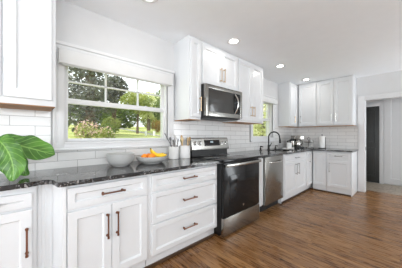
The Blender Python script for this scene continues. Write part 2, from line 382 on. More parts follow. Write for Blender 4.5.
shaker(b, lambda u, w_, z: (u, 6.38 - w_, z), 1.665, 2.50, .03, 2.16, .0, .03, .12, .012)
d2 = struct('door_2', b, 'trim_paint', 'tall white panelled door to the right of the dark door', 'door')

# backsplash tile
b = B()
for y0, y1, z0, z1 in ((-.9, .18, .875, 1.374), (.18, 1.42, .875, 1.03), (1.42, 3.2, .875, 1.395), (3.2, 4.22, .875, 1.04), (4.22, 5.16, .875, 1.375)):
    b.box((-.001, y0, z0), (.006, y1, z1))
b.build('tiled_backsplash', 'subway_tile_left', wall_left)
B().box((.006, YB + .001, .875), (1.352, YB - .006, 1.37)).build('tiled_backsplash', 'subway_tile_back', wall_back)

# ---- windows
def frame_rect(b, x0, x1, y0, y1, z0, z1, t, tz0=None, tz1=None, bev=.002):
    tz0 = t if tz0 is None else tz0; tz1 = t if tz1 is None else tz1
    b.box((x0, y0, z0), (x1, y0 + t, z1), bev); b.box((x0, y1 - t, z0), (x1, y1, z1), bev)
    b.box((x0, y0 + t, z0), (x1, y1 - t, z0 + tz0), bev); b.box((x0, y0 + t, z1 - tz1), (x1, y1 - t, z1), bev)
def window(name, label, O, cas, zc0, zc1, mid, munt_y, munt_z):
    y0, y1, z0, z1 = O
    b = B()
    cw = cas                                   # stepped casing on the room side
    for s0, s1, x in ((cw, 0, .018), (cw, cw - .022, .026), (cw * .55, 0, .022)):
        for ya, yb in ((y0 - s0, y0 - s1), (y1 + s1, y1 + s0)): b.box((0, ya, zc0), (x, yb, zc1), .002)
    b.box((0, y0 - cw, zc0), (.02, y1 + cw, z0 - .012), .002); b.box((0, y0 - cw, zc0), (.03, y1 + cw, zc0 + .018), .003)
    b.box((-.05, y0, z0 - .022), (.026, y1, z0), .003)
    b.box((0, y0 - cw, z1 - .01), (.02, y1 + cw, zc1), .002); b.box((0, y0 - cw - .012, zc1), (.04, y1 + cw + .012, zc1 + .03), .005); b.box((0, y0 - cw, zc1 - .03), (.028, y1 + cw, zc1), .003)
    o = struct(name, b, 'trim_paint', label, 'window')
    b = B(); frame_rect(b, -.14, -.0, y0, y1, z0 - .02, z1, .012); b.build('jamb', 'trim_paint', o)
    b = B(); g = .03
    frame_rect(b, -.10, -.066, y0 + .012, y1 - .012, mid - .01, z1 - .01, g, .045, .03)
    b.build('upper_sash', 'trim_paint', o)
    b = B()
    for y in munt_y: b.box((-.094, y - .008, mid), (-.070, y + .008, z1 - .03), .002)
    for z in munt_z: b.box((-.094, y0 + .03, z - .008), (-.070, y1 - .03, z + .008), .002)
    b.build('muntin', 'trim_paint', o)
    B().box((-.084, y0 + .03, mid), (-.080, y1 - .03, z1 - .03)).build('pane', 'window_glass', o)
    b = B(); frame_rect(b, -.064, -.030, y0 + .012, y1 - .012, z0, mid + .022, .022, .03, .042)
    ls = b.build('lower_sash', 'trim_paint', o)
    B().box((-.050, y0 + .03, z0 + .028), (-.046, y1 - .03, mid - .018)).build('pane', 'window_glass', o)
    B().box((-.114, y0 + .012, z0), (-.112, y1 - .012, mid)).build('insect_screen', 'insect_screen', o)
    b = B(); ym = (y0 + y1) / 2 * .82 + y0 * .18
    for y in (y0 + .28 * (y1 - y0), y0 + .75 * (y1 - y0)):
        b.box((-.05, y - .025, mid + .022), (-.03, y + .025, mid + .030), .003); b.lathe([(0, 0), (.011, 0), (.011, .008), (0, .012)], (-.04, y, mid + .028), 12)
    b.build('sash_lock', 'trim_paint', ls)
    return o
window('window_1', 'wide double hung window over the counter', W1, .085, 1.03, 1.962, 1.478, (.649, 1.002), (1.672,))
window('window_2', 'narrow double hung window behind the sink faucet', W2, .09, 1.035, 1.99, 1.50, (3.57, 3.84), (1.70,))
def valance(y0, y1, z0, z1, x1, label):
    o = thing('shade_valance', label, 'window shade', (.03, (y0 + y1) / 2, z0))
    B().box((.03, y0, z0), (x1, y1, z1), .004).build('fascia', 'shade_fabric', o)
    B().tube([(.052, y0 + .02, z0 + .012), (.052, y1 - .02, z0 + .012)], .022, 14).build('roller', 'shade_fabric', o)
    for ya, yb in ((y0 - .004, y0), (y1, y1 + .004)): B().box((.028, ya, z0 - .002), (x1 + .003, yb, z1 + .002)).build('end_cap', 'trim_paint', o)
valance(.232, 1.386, 1.788, 1.912, .085, 'long white roller shade box across the top of the wide window')
valance(3.24, 4.20, 1.86, 1.945, .085, 'short white shade box over the narrow window behind the faucet')

# ------------------------------------------------------------------ wall cabinets
def upper(label, F, u0, u1, depth, z0, doors, dz0, dz1, handles, hz, base, mat='bronze_lit', under=True, ztop=2.366):
    o = thing('wall_cabinet', label, 'cabinet', base)
    b = B(); mbox(b, F, u0, u1, .0, depth, z0, ztop, .0015); b.build('carcass', 'cabinet_paint', o)
    if under:
        b = B(); mbox(b, F, u0 + .004, u1 - .004, .008, depth - .004, z0 - .006, z0 + .001); b.build('bottom_panel', 'raw_wood', o, 'bare brown wood underside')
    ds = []
    for a, e in doors:
        b = B(); shaker(b, F, a, e, dz0, dz1, depth, .02, min(.058, (e - a) * .27)); ds.append(b.build('door', 'cabinet_paint', o))
    for k, u in handles:
        pull(F, u, (hz[0] + hz[1]) / 2, depth + .02, hz[1] - hz[0], True, ds[k], mat)
    return o
upper('white wall cabinet left of the wide window above the fig plant', ML, -.62, .182, .32, 1.376, [(-.34, -.100), (-.090, .158)], 1.418, 2.335, [(0, -.122)], (1.50, 1.67), (0, -.2, 1.376), 'pewter')
upper('narrow white wall cabinet between the wide window and the microwave', ML, 1.464, 1.654, .31, 1.362, [(1.484, 1.645)], 1.39, 2.335, [(0, 1.618)], (1.465, 1.638), (0, 1.56, 1.362))
upper('short white two door wall cabinet directly above the microwave', ML, 1.656, 2.412, .31, 1.812, [(1.672, 2.033), (2.037, 2.402)], 1.83, 2.335, [(0, 2.005), (1, 2.072)], (1.90, 2.085), (0, 2.03, 1.812), under=False)
upper('white two door wall cabinet between the microwave and the sink window', ML, 2.414, 3.168, .31, 1.376, [(2.436, 2.789), (2.793, 3.15)], 1.40, 2.335, [(0, 2.755), (1, 2.83)], (1.475, 1.635), (0, 2.79, 1.376))
upper('white corner wall cabinet right of the sink window', ML, 4.39, 5.158, .262, 1.372, [(4.41, 4.80)], 1.395, 2.335, [(0, 4.60)], (1.46, 1.60), (0, 4.77, 1.372))
upper('white single door wall cabinet above the coffee maker corner', MB, .287, .672, .32, 1.372, [(.30, .664)], 1.395, 2.335, [(0, .345)], (1.45, 1.62), (.48, 5.0, 1.372), 'pewter')
upper('white two door wall cabinet at the end above the paper towels', MB, .674, 1.332, .32, 1.372, [(.684, 1.001), (1.005, 1.322)], 1.395, 2.335, [(0, .965), (1, 1.045)], (1.455, 1.62), (1.0, 5.0, 1.372), 'stainless_bright')  # bright steel on these pulls stands in for reflections on the bronze

# ------------------------------------------------------------------ base cabinets
ZT = .844
def base(label, F, u0, u1, depth, fronts, loc, z0=.115, toe='cabinet_paint', toe_w=.555, hollow=False, mat='copper_bronze'):
    """fronts: (kind, u0, u1, z0, z1, handle) with handle (u, z, length, vertical) or None"""
    o = thing('base_cabinet', label, 'cabinet', loc)
    b = B()
    if hollow:
        for q in ((u0, u1, depth - .02, depth, z0, ZT), (u0, u1, .008, .02, z0, ZT), (u0, u0 + .018, .02, depth - .02, z0, ZT), (u1 - .018, u1, .02, depth - .02, z0, ZT), (u0, u1, .02, depth - .02, z0, z0 + .018)): mbox(b, F, *q, .001)
    else: mbox(b, F, u0, u1, .008, depth, z0, ZT, .0015)
    b.build('carcass', 'cabinet_paint', o)
    b = B(); mbox(b, F, u0 + .002, u1 - .002, .02, toe_w, 0, z0 + .002); b.build('toe_kick', toe, o)
    for kind, a, e, c, d, h in fronts:
        b = B()
        s = .052 if kind == 'door' else .040
        if kind == 'slab': slab(b, F, a, e, c, d, depth)
        else: shaker(b, F, a, e, c, d, depth, .02, min(s, (e - a) * .3))
        f = b.build('door' if kind in ('door', 'slab') else 'drawer', 'cabinet_paint', o)
        if h: pull(F, h[0], h[1], depth + .02, h[2], h[3], f, h[4] if len(h) > 4 else mat)
    return o
o = base('shallow white base cabinet at the left under the fig plant', ML, -.75, .066, .48,
     [('drawer', -.42, .046, .715, .805, (-.168, .762, .15, False, 'pewter')), ('door', -.42, -.19, .135, .70, None), ('door', -.186, .046, .135, .70, (.020, .51, .175, True))], (.24, -.35, 0), toe_w=.42)
o = base('white base cabinet with one wide drawer over two doors', ML, .185, .783, .60,
     [('drawer', .213, .766, .683, .822, (.49, .752, .165, False)), ('door', .213, .483, .135, .664, (.452, .515, .175, True)), ('door', .487, .766, .135, .664, (.520, .515, .175, True))], (.3, .48, 0))
b = B(); b.box((.40, .066, .0), (.452, .186, .842)); b.prism([(.45, .150), (.60, .185), (.618, .185), (.62, .205), (.60, .205), (.45, .186)], 0, .843)
for k in range(5): b.tube([(.452, .076 + k * .018, .05), (.452, .076 + k * .018, .83)], .0025, 6)
b.build('filler_panel', 'cabinet_paint', o, 'recessed beaded filler panel')
o = base('white drawer base cabinet of three wide drawers beside the range', ML, .785, 1.640, .60,
     [('drawer', .809, 1.622, .683, .822, (1.215, .752, .165, False)), ('drawer', .809, 1.622, .410, .668, (1.215, .545, .165, False)), ('drawer', .809, 1.622, .135, .395, (1.215, .272, .165, False))], (.3, 1.2, 0))
base('very narrow white base cabinet between the range and the dishwasher', ML, 2.414, 2.640, .60, [('door', 2.425, 2.632, .135, .822, None)], (.3, 2.53, 0))
base('white sink base cabinet with false drawer and two doors', ML, 3.242, 4.238, .65,
     [('drawer', 3.262, 4.222, .690, .822, (3.74, .757, .16, False, 'pewter')), ('door', 3.262, 3.740, .135, .674, (3.69, .55, .20, True, 'pewter')), ('door', 3.744, 4.222, .135, .674, (3.80, .55, .20, True, 'pewter'))], (.3, 3.74, 0), toe_w=.61, hollow=True)
base('narrow white corner base cabinet with one tall door', ML, 4.240, 5.155, .65, [('door', 4.255, 4.565, .135, .822, (4.41, .70, .19, True, 'pewter'))], (.3, 4.6, 0), toe_w=.61)
base('white base cabinet with plain tall door in the far corner', MB, .672, .930, .56, [('door', .680, .924, .125, .822, None)], (.8, 4.9, 0), toe='cabinet_paint', toe_w=.555)
o = base('white end base cabinet with drawer over one door by the doorway', MB, .932, 1.338, .56,
     [('drawer', .940, 1.325, .675, .822, (1.14, .755, .13, False, 'pewter')), ('door', .940, 1.325, .125, .660, (.985, .52, .19, True, 'pewter'))], (1.14, 4.9, 0), toe='cabinet_paint', toe_w=.555)
B().box((1.336, 4.585, 0), (1.346, 5.155, ZT), .001).build('end_panel', 'cabinet_paint', o)
struct('trim_3', B().box((.627, 4.588, 0), (1.348, 4.604, .026), .003), 'toe_wood', 'thin brown shoe moulding under the end cabinets', 'trim')
struct('trim_4', B().box((.550, .19, 0), (.570, 1.640, .030), .004), 'toe_wood', 'thin brown shoe moulding under the drawer cabinets', 'trim')

struct('trim_5', B().box((.606, 3.245, 0), (.626, 4.604, .03), .004), 'toe_wood', 'thin brown shoe moulding under the sink cabinets', 'trim')
# countertops
Z0, Z1 = .845, .875
def rnd(cx, cy, r, a0, a1, n=6): return [(cx + r * math.cos(math.radians(a0 + (a1 - a0) * k / n)), cy + r * math.sin(math.radians(a0 + (a1 - a0) * k / n))) for k in range(n + 1)]
b = B()
poly = [(.007, -.85), (.53, -.85), (.532, -.1), (.522, .03)] + [(.518, .048), (.508, .058), (.502, .070), (.500, .100), (.503, .125), (.520, .142), (.56, .150), (.60, .153)] + rnd(.632, .178, .024, -80, 0, 5) + [(.656, 1.643), (.007, 1.643)]
b.prism(poly, Z0, Z1)
bmesh.ops.bevel(b.bm, geom=[e for e in b.bm.edges if abs(e.verts[0].co.z - e.verts[1].co.z) < 1e-4], offset=.004, segments=2, affect='EDGES')
single(b, 'countertop', 'black_granite', 'black speckled granite countertop left of the range under the bowls', 'countertop', (.33, .4, Z0))
b = B()
SK = (.20, .57, 3.42, 4.06)
for poly in ([(.007, 2.412), (.66, 2.412), (.665, 3.2), (.695, 3.27), (.70, SK[2]), (.007, SK[2])],
             [(.007, SK[2]), (SK[0], SK[2]), (SK[0], SK[3]), (.007, SK[3])], [(SK[1], SK[2]), (.70, SK[2]), (.70, SK[3]), (SK[1], SK[3])],
             [(.007, SK[3]), (.70, SK[3]), (.70, 4.54), (1.362, 4.54), (1.362, 5.153), (.007, 5.153)]):
    b.prism(poly, Z0, Z1)
bmesh.ops.remove_doubles(b.bm, verts=b.bm.verts[:], dist=1e-5)
dead = [f for f in b.bm.faces if abs(f.normal.y) > .99 and f.calc_center_median().y in ()]
single(b, 'countertop', 'black_granite', 'black granite L-shaped countertop around the sink and far corner', 'countertop', (.35, 3.7, Z0))

# ------------------------------------------------------------------ sink, faucet
o = thing('sink', 'undermount steel sink bowl set in the far counter', 'sink', (.385, 3.74, .66))
b = B(); x0, x1, y0, y1 = SK[0] - .004, SK[1] + .004, SK[2] - .004, SK[3] + .004
pts = lambda i, z: [(x0 + i, y0 + i, z), (x1 - i, y0 + i, z), (x1 - i, y1 - i, z), (x0 + i, y1 - i, z)]
rs = [[b.bm.verts.new(p) for p in pts(i, z)] for i, z in ((-.012, Z0 - .001), (.004, Z0 - .001), (.008, .70), (.03, .68))]
for a, e in zip(rs, rs[1:]):
    for k in range(4): b.bm.faces.new([a[k], a[(k + 1) % 4], e[(k + 1) % 4], e[k]])
b.bm.faces.new(rs[-1]); b.build('basin', 'stainless', o)
B().lathe([(.045, .004), (.038, .002), (.0, .001)], (.385, 3.74, .68), 20).build('drain', 'stainless_bright', o)

FX, FY = .135, 3.70
o = thing('faucet', 'tall black gooseneck faucet in front of the narrow window', 'faucet', (FX, FY, Z1))
B().lathe([(0, 0), (.030, 0), (.030, .008), (.022, .016), (.020, .10), (.0, .105)], (FX, FY, Z1), 20).build('base', 'black_metal', o)
pts = [(FX, FY, Z1 + .10), (FX, FY, Z1 + .255)]
for k in range(1, 13):
    a = PI - k * PI / 12; pts.append((FX + .105 + .105 * math.cos(a), FY + .04 * (1 - math.cos(PI - a)) / 2, Z1 + .255 + .105 * math.sin(a)))
pts.append((FX + .215, FY + .042, Z1 + .22))
B().tube(pts, .0135, 12).build('spout', 'black_metal', o)
B().tube([(FX + .215, FY + .042, Z1 + .225), (FX + .217, FY + .042, Z1 + .20), (FX + .22, FY + .042, Z1 + .135)], [.014, .020, .021], 14).build('spray_head', 'black_metal', o)
B().tube([(FX, FY + .018, Z1 + .065), (FX, FY + .05, Z1 + .07), (FX + .015, FY + .075, Z1 + .115), (FX + .02, FY + .085, Z1 + .135)], [.012, .012, .008, .008], 10).build('lever', 'black_metal', o)
def pump(x, y, label, h):
    o = thing('soap_dispenser', label, 'soap dispenser', (x, y, Z1))
    B().lathe([(0, 0), (.024, 0), (.024, .006), (.016, .014), (.016, .05 * h), (.009, .055 * h), (.009, .075 * h), (0, .077 * h)], (x, y, Z1), 16).build('body', 'black_metal', o)
    B().tube([(x - .004, y, Z1 + .079 * h), (x + .02, y, Z1 + .082 * h), (x + .055, y, Z1 + .072 * h)], [.014, .011, .007], 10).build('nozzle', 'black_metal', o)
pump(.115, 3.42, 'small black pump dispenser left of the faucet', .9)
pump(.13, 4.00, 'small black pump dispenser right of the faucet', .85)

# ------------------------------------------------------------------ range
U0, U1 = 1.650, 2.406
o = thing('range', 'black and stainless electric range between the drawers and dishwasher', 'stove', (.33, 2.03, 0))
b = B(); b.box((.02, U0, .05), (.655, U1, .855), .003); b.box((.04, U0 + .03, .0), (.60, U1 - .03, .06)); b.build('body', 'black_matte', o)
B().box((.06, U0 - .004, .855), (.688, U1 + .004, .882), .006).build('cooktop', 'oven_glass', o)
for x, y, r in ((.20, 1.86, .075), (.20, 2.21, .095), (.50, 1.86, .105), (.50, 2.21, .08)):
    b = B()
    for rr in (r, r * .62): b.lathe([(rr - .0025, 0), (rr - .0025, .0006), (rr + .0025, .0006), (rr + .0025, 0)], (x, y, .882), 40)
    b.build('burner_ring', 'grey_utensil', o)
b = B(); dr = b.box((.655, U0 + .002, .232), (.690, U1 - .002, .845), .005).build('oven_door', 'black_gloss', o)
B().box((.688, U0 + .11, .36), (.6925, U1 - .11, .70), .002).build('oven_window', 'oven_glass', dr)
b = B(); b.box((.708, U0 + .012, .803), (.732, U1 - .012, .838), .009)
for y in (U0 + .045, U1 - .045): b.box((.688, y - .014, .806), (.715, y + .014, .834), .004)
b.build('door_handle', 'stainless', dr)
B().lathe([(0, 0), (.014, 0), (.014, .002), (0, .0025)], (.690, 2.03, .305), 20, (1, 0, 0)).build('emblem', 'stainless_bright', dr)
b = B(); dw_ = b.box((.655, U0 + .002, .022), (.692, U1 - .002, .226), .004).build('storage_drawer', 'stainless', o)
# backguard
b = B()
def gprism(prof, y0, y1):
    lo = [b.bm.verts.new((x, y0, z)) for x, z in prof]; hi = [b.bm.verts.new((x, y1, z)) for x, z in prof]; n = len(prof)
    b.bm.faces.new(lo[::-1]); b.bm.faces.new(hi)
    for k in range(n): b.bm.faces.new([lo[k], lo[(k + 1) % n], hi[(k + 1) % n], hi[k]])
gprism([(.02, .87), (.125, .87), (.115, .98), (.02, .98)], U0 + .018, U1 - .006)
b.build('backguard_base', 'black_matte', o)
b = B(); gprism([(.02, .966), (.138, .956), (.143, .972), (.113, 1.118), (.094, 1.130), (.02, 1.130)], U0 + .008, U1 + .012)
bg_ = b.build('control_panel', 'stainless', o)
nx, nz = .146, .03; ln = math.hypot(nx, nz); nrm = (nx / ln, 0, nz / ln)
def onpanel(y, k, d=0.): return (.143 - .030 * k + nrm[0] * d, y + .01, .972 + .146 * k + nrm[2] * d)
def pquad(y0, y1, k0, k1, d, name, mat):
    b = B(); A = [onpanel(y0, k0, 0), onpanel(y1, k0, 0), onpanel(y1, k1, 0), onpanel(y0, k1, 0)]; Q = [onpanel(y0, k0, d), onpanel(y1, k0, d), onpanel(y1, k1, d), onpanel(y0, k1, d)]
    a = [b.bm.verts.new(p) for p in A]; q = [b.bm.verts.new(p) for p in Q]; b.bm.faces.new(q)
    for k in range(4): b.bm.faces.new([a[k], a[(k + 1) % 4], q[(k + 1) % 4], q[k]])
    return b.build(name, mat, bg_)
pquad(1.885, 2.205, .28, .86, .003, 'display', 'black_gloss')
pquad(2.005, 2.06, .58, .74, .004, 'clock', 'display_glow')
b = B()
for y in (1.715, 1.80, 2.265, 2.345):
    B().lathe([(0, 0), (.030, 0), (.030, .004), (.021, .007), (.019, .026), (.0, .028)], onpanel(y, .55), 20, nrm).build('knob', 'stainless_bright', bg_)

# ------------------------------------------------------------------ microwave
o = thing('microwave', 'stainless over the range microwave with dark window and curved handle', 'microwave', (.2, 2.03, 1.40))
B().box((.008, 1.657, 1.402), (.362, 2.411, 1.810), .003).build('body', 'black_matte', o)
b = B(); frame_rect(b, .362, .402, 1.658, 2.410, 1.412, 1.808, .045, .055, .05, .003); dm = b.build('door_frame', 'stainless', o)
B().box((.362, 1.70, 1.46), (.396, 2.215, 1.76), .002).build('door_window', 'microwave_glass', dm)
B().box((.362, 2.215, 1.46), (.398, 2.368, 1.76), .002).build('control_panel', 'black_gloss', o)
B().tube([(.398, 2.245, 1.475)] + [(.40 + .055 * math.sin(PI * k / 10), 2.245, 1.475 + .27 * k / 10) for k in range(1, 10)] + [(.398, 2.245, 1.745)], .012, 12).build('handle', 'stainless_bright', dm)
for k in range(9): B().box((.36, 1.70 + k * .075, 1.796), (.403, 1.70 + k * .075 + .05, 1.801)).build('vent_slot', 'black_matte', o)
B().box((.03, 1.68, 1.392), (.34, 2.39, 1.404), .002).build('underside', 'black_matte', o)

# ------------------------------------------------------------------ dishwasher
o = thing('dishwasher', 'stainless steel dishwasher left of the sink cabinet', 'dishwasher', (.33, 2.94, 0))
b = B(); b.box((.03, 2.644, .10), (.61, 3.238, .843)); b.box((.03, 2.66, 0), (.56, 3.22, .11)); b.build('tub', 'black_matte', o)
dd = B().box((.61, 2.648, .118), (.648, 3.234, .838), .006).build('door', 'stainless', o)
b = B(); b.tube([(.648, 2.75, .752), (.668, 2.765, .752), (.675, 2.79, .75), (.678, 2.94, .744), (.675, 3.09, .75), (.668, 3.115, .752), (.648, 3.13, .752)], .011, 12); b.build('handle', 'stainless_bright', dd)
B().box((.612, 2.655, .838), (.640, 3.228, .843)).build('control_strip', 'black_gloss', dd)

# ------------------------------------------------------------------ bowls and fruit
def bowl(x, y, R, r, h, label, name='mixing_bowl'):
    p = [(0, .0), (r, .0), (r, .006)]
    for k in range(1, 9):
        t = k / 8; p.append((r + (R - r) * math.sin(t * PI / 2) ** .9, .006 + (h - .006) * (1 - math.cos(t * PI / 2)) ** .85))
    p += [(R + .003, h + .003), (R - .002, h + .005), (R - .007, h)]
    for k in range(7, 0, -1):
        t = k / 8; p.append(((r + (R - r) * math.sin(t * PI / 2) ** .9) - .008, .012 + (h - .008) * (1 - math.cos(t * PI / 2)) ** .85))
    p += [(r - .01, .014), (0, .013)]
    return single(B().lathe(p, (x, y, Z1), 48), name, 'grey_ceramic', label, 'bowl', (x, y, Z1))
bowl(.20, .70, .127, .072, .110, 'deep empty grey bowl on the granite under the window')
bowl(.235, 1.012, .158, .095, .066, 'shallow grey bowl holding the fruit', 'fruit_bowl')
BX, BY = .235, 1.035
def orange(x, y, z, label):
    o = thing('orange', label, 'fruit', (x, y, z - .036), 'oranges in the shallow bowl')
    B().ball((x, y, z), .036, (1, 1, .96), 24).build('peel', 'orange_peel', o)
    B().lathe([(0, .001), (.004, .0005), (.005, -.001)], (x, y, z + .0345), 8).build('stem_scar', 'banana_tip', o)
orange(.232, .935, Z1 + .062, 'orange at the left rim of the fruit bowl')
orange(.292, .985, Z1 + .066, 'orange at the front of the bowl under the banana stem')
orange(.185, 1.005, Z1 + .060, 'orange at the back of the fruit bowl')
o = thing('banana_bunch', 'bunch of yellow bananas resting across the shallow bowl', 'fruit', (.26, 1.07, Z1 + .05))
stem = Vector((.235, 1.005, Z1 + .140))
for k, (dx, zz) in enumerate(((0.0, 0.0), (.040, -.006), (-.036, .002))):
    ends = [stem, Vector((.238 + dx * .5, 1.012, Z1 + .122)), Vector((.250 + dx, 1.035, Z1 + .092 + zz)), Vector((.262 + dx, 1.07, Z1 + .074 + zz)), Vector((.268 + dx, 1.11, Z1 + .074 + zz)), Vector((.268 + dx, 1.142, Z1 + .084 + zz)), Vector((.268 + dx, 1.152, Z1 + .089 + zz))]
    bn = B().tube(ends, [.007, .011, .019, .0205, .017, .008, .005], 8).build('banana', 'banana_peel', o)
    B().ball(ends[-1], .0058, (1, 1, 1), 8).build('tip', 'banana_tip', bn)
B().tube([stem + Vector((0, .002, -.006)), stem + Vector((-.004, -.004, .016))], [.0105, .008], 8).build('stem', 'banana_tip', o)

# ------------------------------------------------------------------ crocks and utensils
def crock(x, y, R, h, label):
    p = [(0, 0), (R - .004, 0), (R, .005), (R, h - .006), (R + .001, h), (R - .003, h + .002), (R - .007, h), (R - .008, .012), (0, .012)]
    return single(B().lathe(p, (x, y, Z1), 40), 'utensil_crock', 'white_ceramic', label, 'crock', (x, y, Z1))
crock(.12, 1.375, .064, .150, 'white crock beside the fruit bowl holding dark utensils')
crock(.145, 1.530, .070, .158, 'white crock next to the range holding wooden spoons')
def utensil(name, label, p0, p1, head, mat, r=.005, group=None, hmat=None):
    p0, p1 = Vector(p0), Vector(p1); d = (p1 - p0).normalized()
    o = thing(name, label, 'utensil', p0, group)
    B().tube([p0, p0.lerp(p1, .5), p1], [r * .9, r, r * 1.1], 8).build('shaft', mat, o)
    q = d.to_track_quat('Z', 'Y').to_matrix().to_4x4(); q.translation = p1
    t = bmesh.new(); bmesh.ops.create_uvsphere(t, u_segments=14, v_segments=10, radius=1)
    for v in t.verts: v.co = Vector((v.co.x * head[0], v.co.y * head[1], v.co.z * head[2] + head[2] * .8))
    b = B(); b.add(t, q); b.build('head', hmat or mat, o)
A0 = (.12, 1.375, Z1 + .012)
def U(n, l, c, dx, dy, tx, ty, h, head, mat, r=.005, hm=None): utensil(n, l, (c[0] + dx, c[1] + dy, c[2] + .006), (c[0] + tx, c[1] + ty, c[2] + h), head, mat, r, None, hm)
U('spatula', 'long thin grey utensil leaning far left out of the first crock', A0, .024, .040, .018, -.122, .275, (.004, .008, .02), 'grey_utensil', .005)
U('serving_spoon', 'steel spoon at the left of the first crock', A0, .026, -.02, .046, -.030, .20, (.016, .006, .03), 'utensil_steel')
U('ladle', 'dark ladle at the back of the first crock', A0, -.03, -.012, -.05, -.015, .215, (.018, .008, .024), 'grey_utensil')
U('serving_fork', 'dark utensil leaning right in the first crock', A0, .005, .035, .01, .055, .19, (.013, .006, .026), 'black_matte')
U('whisk', 'steel whisk in the middle of the first crock', A0, .0, .006, .005, .010, .175, (.013, .013, .03), 'utensil_steel')
B0 = (.145, 1.530, Z1 + .012)
U('wooden_spoon', 'pale wooden spoon leaning left in the crock by the range', B0, .014, -.024, .030, -.062, .20, (.020, .008, .032), 'pale_wood')
U('wooden_spoon', 'brown wooden spoon at the back of the crock by the range', B0, -.035, -.005, -.055, -.008, .225, (.020, .008, .032), 'spoon_wood')
U('wooden_spoon', 'brown wooden spoon leaning right in the crock by the range', B0, .010, .022, .014, .062, .205, (.020, .008, .032), 'spoon_wood')
U('wooden_spatula', 'pale wooden spatula upright in the crock by the range', B0, .034, .002, .045, .010, .20, (.019, .006, .034), 'pale_wood')
U('silicone_spatula', 'green spatula with wooden handle in the crock by the range', B0, -.014, -.010, -.022, -.040, .19, (.018, .006, .026), 'spoon_wood', .005, 'green_silicone')

# ------------------------------------------------------------------ far counter clutter
o = thing('dish_tray', 'low white tray beside the faucet holding a white cup', 'tray', (.33, 3.98 + .14, Z1))
b = B(); b.box((.27, 4.01, Z1), (.40, 4.32, Z1 + .012), .004); b.build('tray_floor', 'white_ceramic', o)
b = B(); frame_rect(b, .27, .40, 4.01, 4.32, Z1 + .004, Z1 + .026, .008, .008, .008)
b = B()
for a, e in (((.27, 4.01), (.40, 4.018)), ((.27, 4.312), (.40, 4.32)), ((.27, 4.01), (.278, 4.32)), ((.392, 4.01), (.40, 4.32))): b.box((*a, Z1 + .004), (*e, Z1 + .026), .002)
b.build('rim', 'white_ceramic', o)
x, y = .335, 4.21
p = [(0, 0), (.046, 0), (.050, .006), (.050, .118), (.046, .120), (.044, .012), (0, .010)]
single(B().lathe(p, (x, y, Z1 + .0125), 28), 'brush_cup', 'white_ceramic', 'white square-sided cup holding dark brushes by the sink', 'cup', (x, y, Z1 + .0125))
for dx, dy, h, l in ((-.012, -.02, .19, 'left dark dish brush in the white cup'), (.012, .018, .215, 'right dark dish brush in the white cup')):
    utensil('dish_brush', l, (x + dx * .5, y + dy * .3, Z1 + .026), (x + dx, y + dy * 1.5, Z1 + h - .05), (.02, .02, .024), 'black_matte', .007)
# steel canister
x, y = .28, 4.47
o = thing('canister', 'brushed steel canister with dark lid left of the coffee maker', 'canister', (x, y, Z1))
B().lathe([(0, 0), (.058, 0), (.06, .004), (.06, .165), (.0, .166)], (x, y, Z1), 28).build('body', 'stainless', o)
B().lathe([(0, .165), (.062, .165), (.062, .188), (.02, .192), (.02, .205), (.012, .212), (0, .213)], (x, y, Z1), 28).build('lid', 'black_matte', o)
# coffee maker
x, y = .32, 4.68
o = thing('coffee_maker', 'dark coffee maker with chrome jug in the far counter corner', 'coffee maker', (x, y, Z1))
R45 = Matrix.Translation((x, y, Z1)) @ Matrix.Rotation(math.radians(-42), 4, 'Z')
def rbox(a, e, name, mat, bev=.006):
    t = B(); t.box(a, e, bev)
    for v in t.bm.verts: v.co = R45 @ v.co
    return t.build(name, mat, o)
rbox((-.11, -.10, 0), (.11, .10, .035), 'base', 'black_matte'); rbox((-.11, -.10, .03), (-.035, .10, .22), 'tower', 'black_gloss'); rbox((-.11, -.10, .20), (.10, .10, .285), 'brew_head', 'stainless', .01)
rbox((.085, -.06, .215), (.103, .06, .27), 'front_plate', 'stainless', .002)
c = R45 @ Vector((.035, 0, .036))
b = B().lathe([(0, 0), (.055, 0), (.066, .03), (.062, .10), (.042, .145), (.044, .155), (0, .157)], c, 28); j = b.build('jug', 'stainless_bright', o)
b = B(); b.tube([R45 @ Vector(p) for p in ((.07, .03, .17), (.115, .05, .165), (.12, .055, .11), (.09, .04, .07))], .008, 8); b.build('handle', 'black_matte', j)
# tiered wire stand
x, y = .50, 4.88
o = thing('tiered_stand', 'two tier wire stand with pale trays right of the coffee maker', 'stand', (x, y, Z1))
for z, R in ((.022, .125), (.125, .095)):
    b = B(); b.lathe([(0, z), (R, z), (R + .006, z + .012), (R + .002, z + .014), (R - .004, z + .005), (0, z + .005)], (x, y, Z1), 32); b.build('tray', 'pewter' if z > .1 else 'white_ceramic', o)
B().tube([(x, y, Z1 + .022), (x, y, Z1 + .19)], .006, 8).build('pole', 'black_metal', o)
b = B(); b.tube([(x + .028 * math.cos(a), y, Z1 + .21 + .028 * math.sin(a)) for a in [k * PI / 8 - PI / 2 for k in range(17)]], .004, 6); b.build('ring_handle', 'black_metal', o)
for k in range(3):
    a = k * 2 * PI / 3 + .4; B().tube([(x + .08 * math.cos(a), y + .08 * math.sin(a), Z1 + .024), (x + .10 * math.cos(a), y + .10 * math.sin(a), Z1 + .005)], .006, 6).build('foot', 'black_metal', o)
def mug(x, y, z, label):
    o = thing('mug', label, 'mug', (x, y, z))
    B().lathe([(0, 0), (.028, 0), (.034, .005), (.036, .062), (.033, .064), (.031, .01), (0, .008)], (x, y, z), 20).build('body', 'grey_ceramic', o)
    B().tube([(x + .034, y, z + .05), (x + .055, y, z + .046), (x + .055, y, z + .022), (x + .034, y, z + .015)], .0045, 6).build('handle', 'grey_ceramic', o)
mug(.555, 4.86, Z1 + .131, 'small grey mug on the upper tier of the wire stand')
mug(.58, 4.80, Z1 + .028, 'small grey mug on the lower tier of the wire stand')
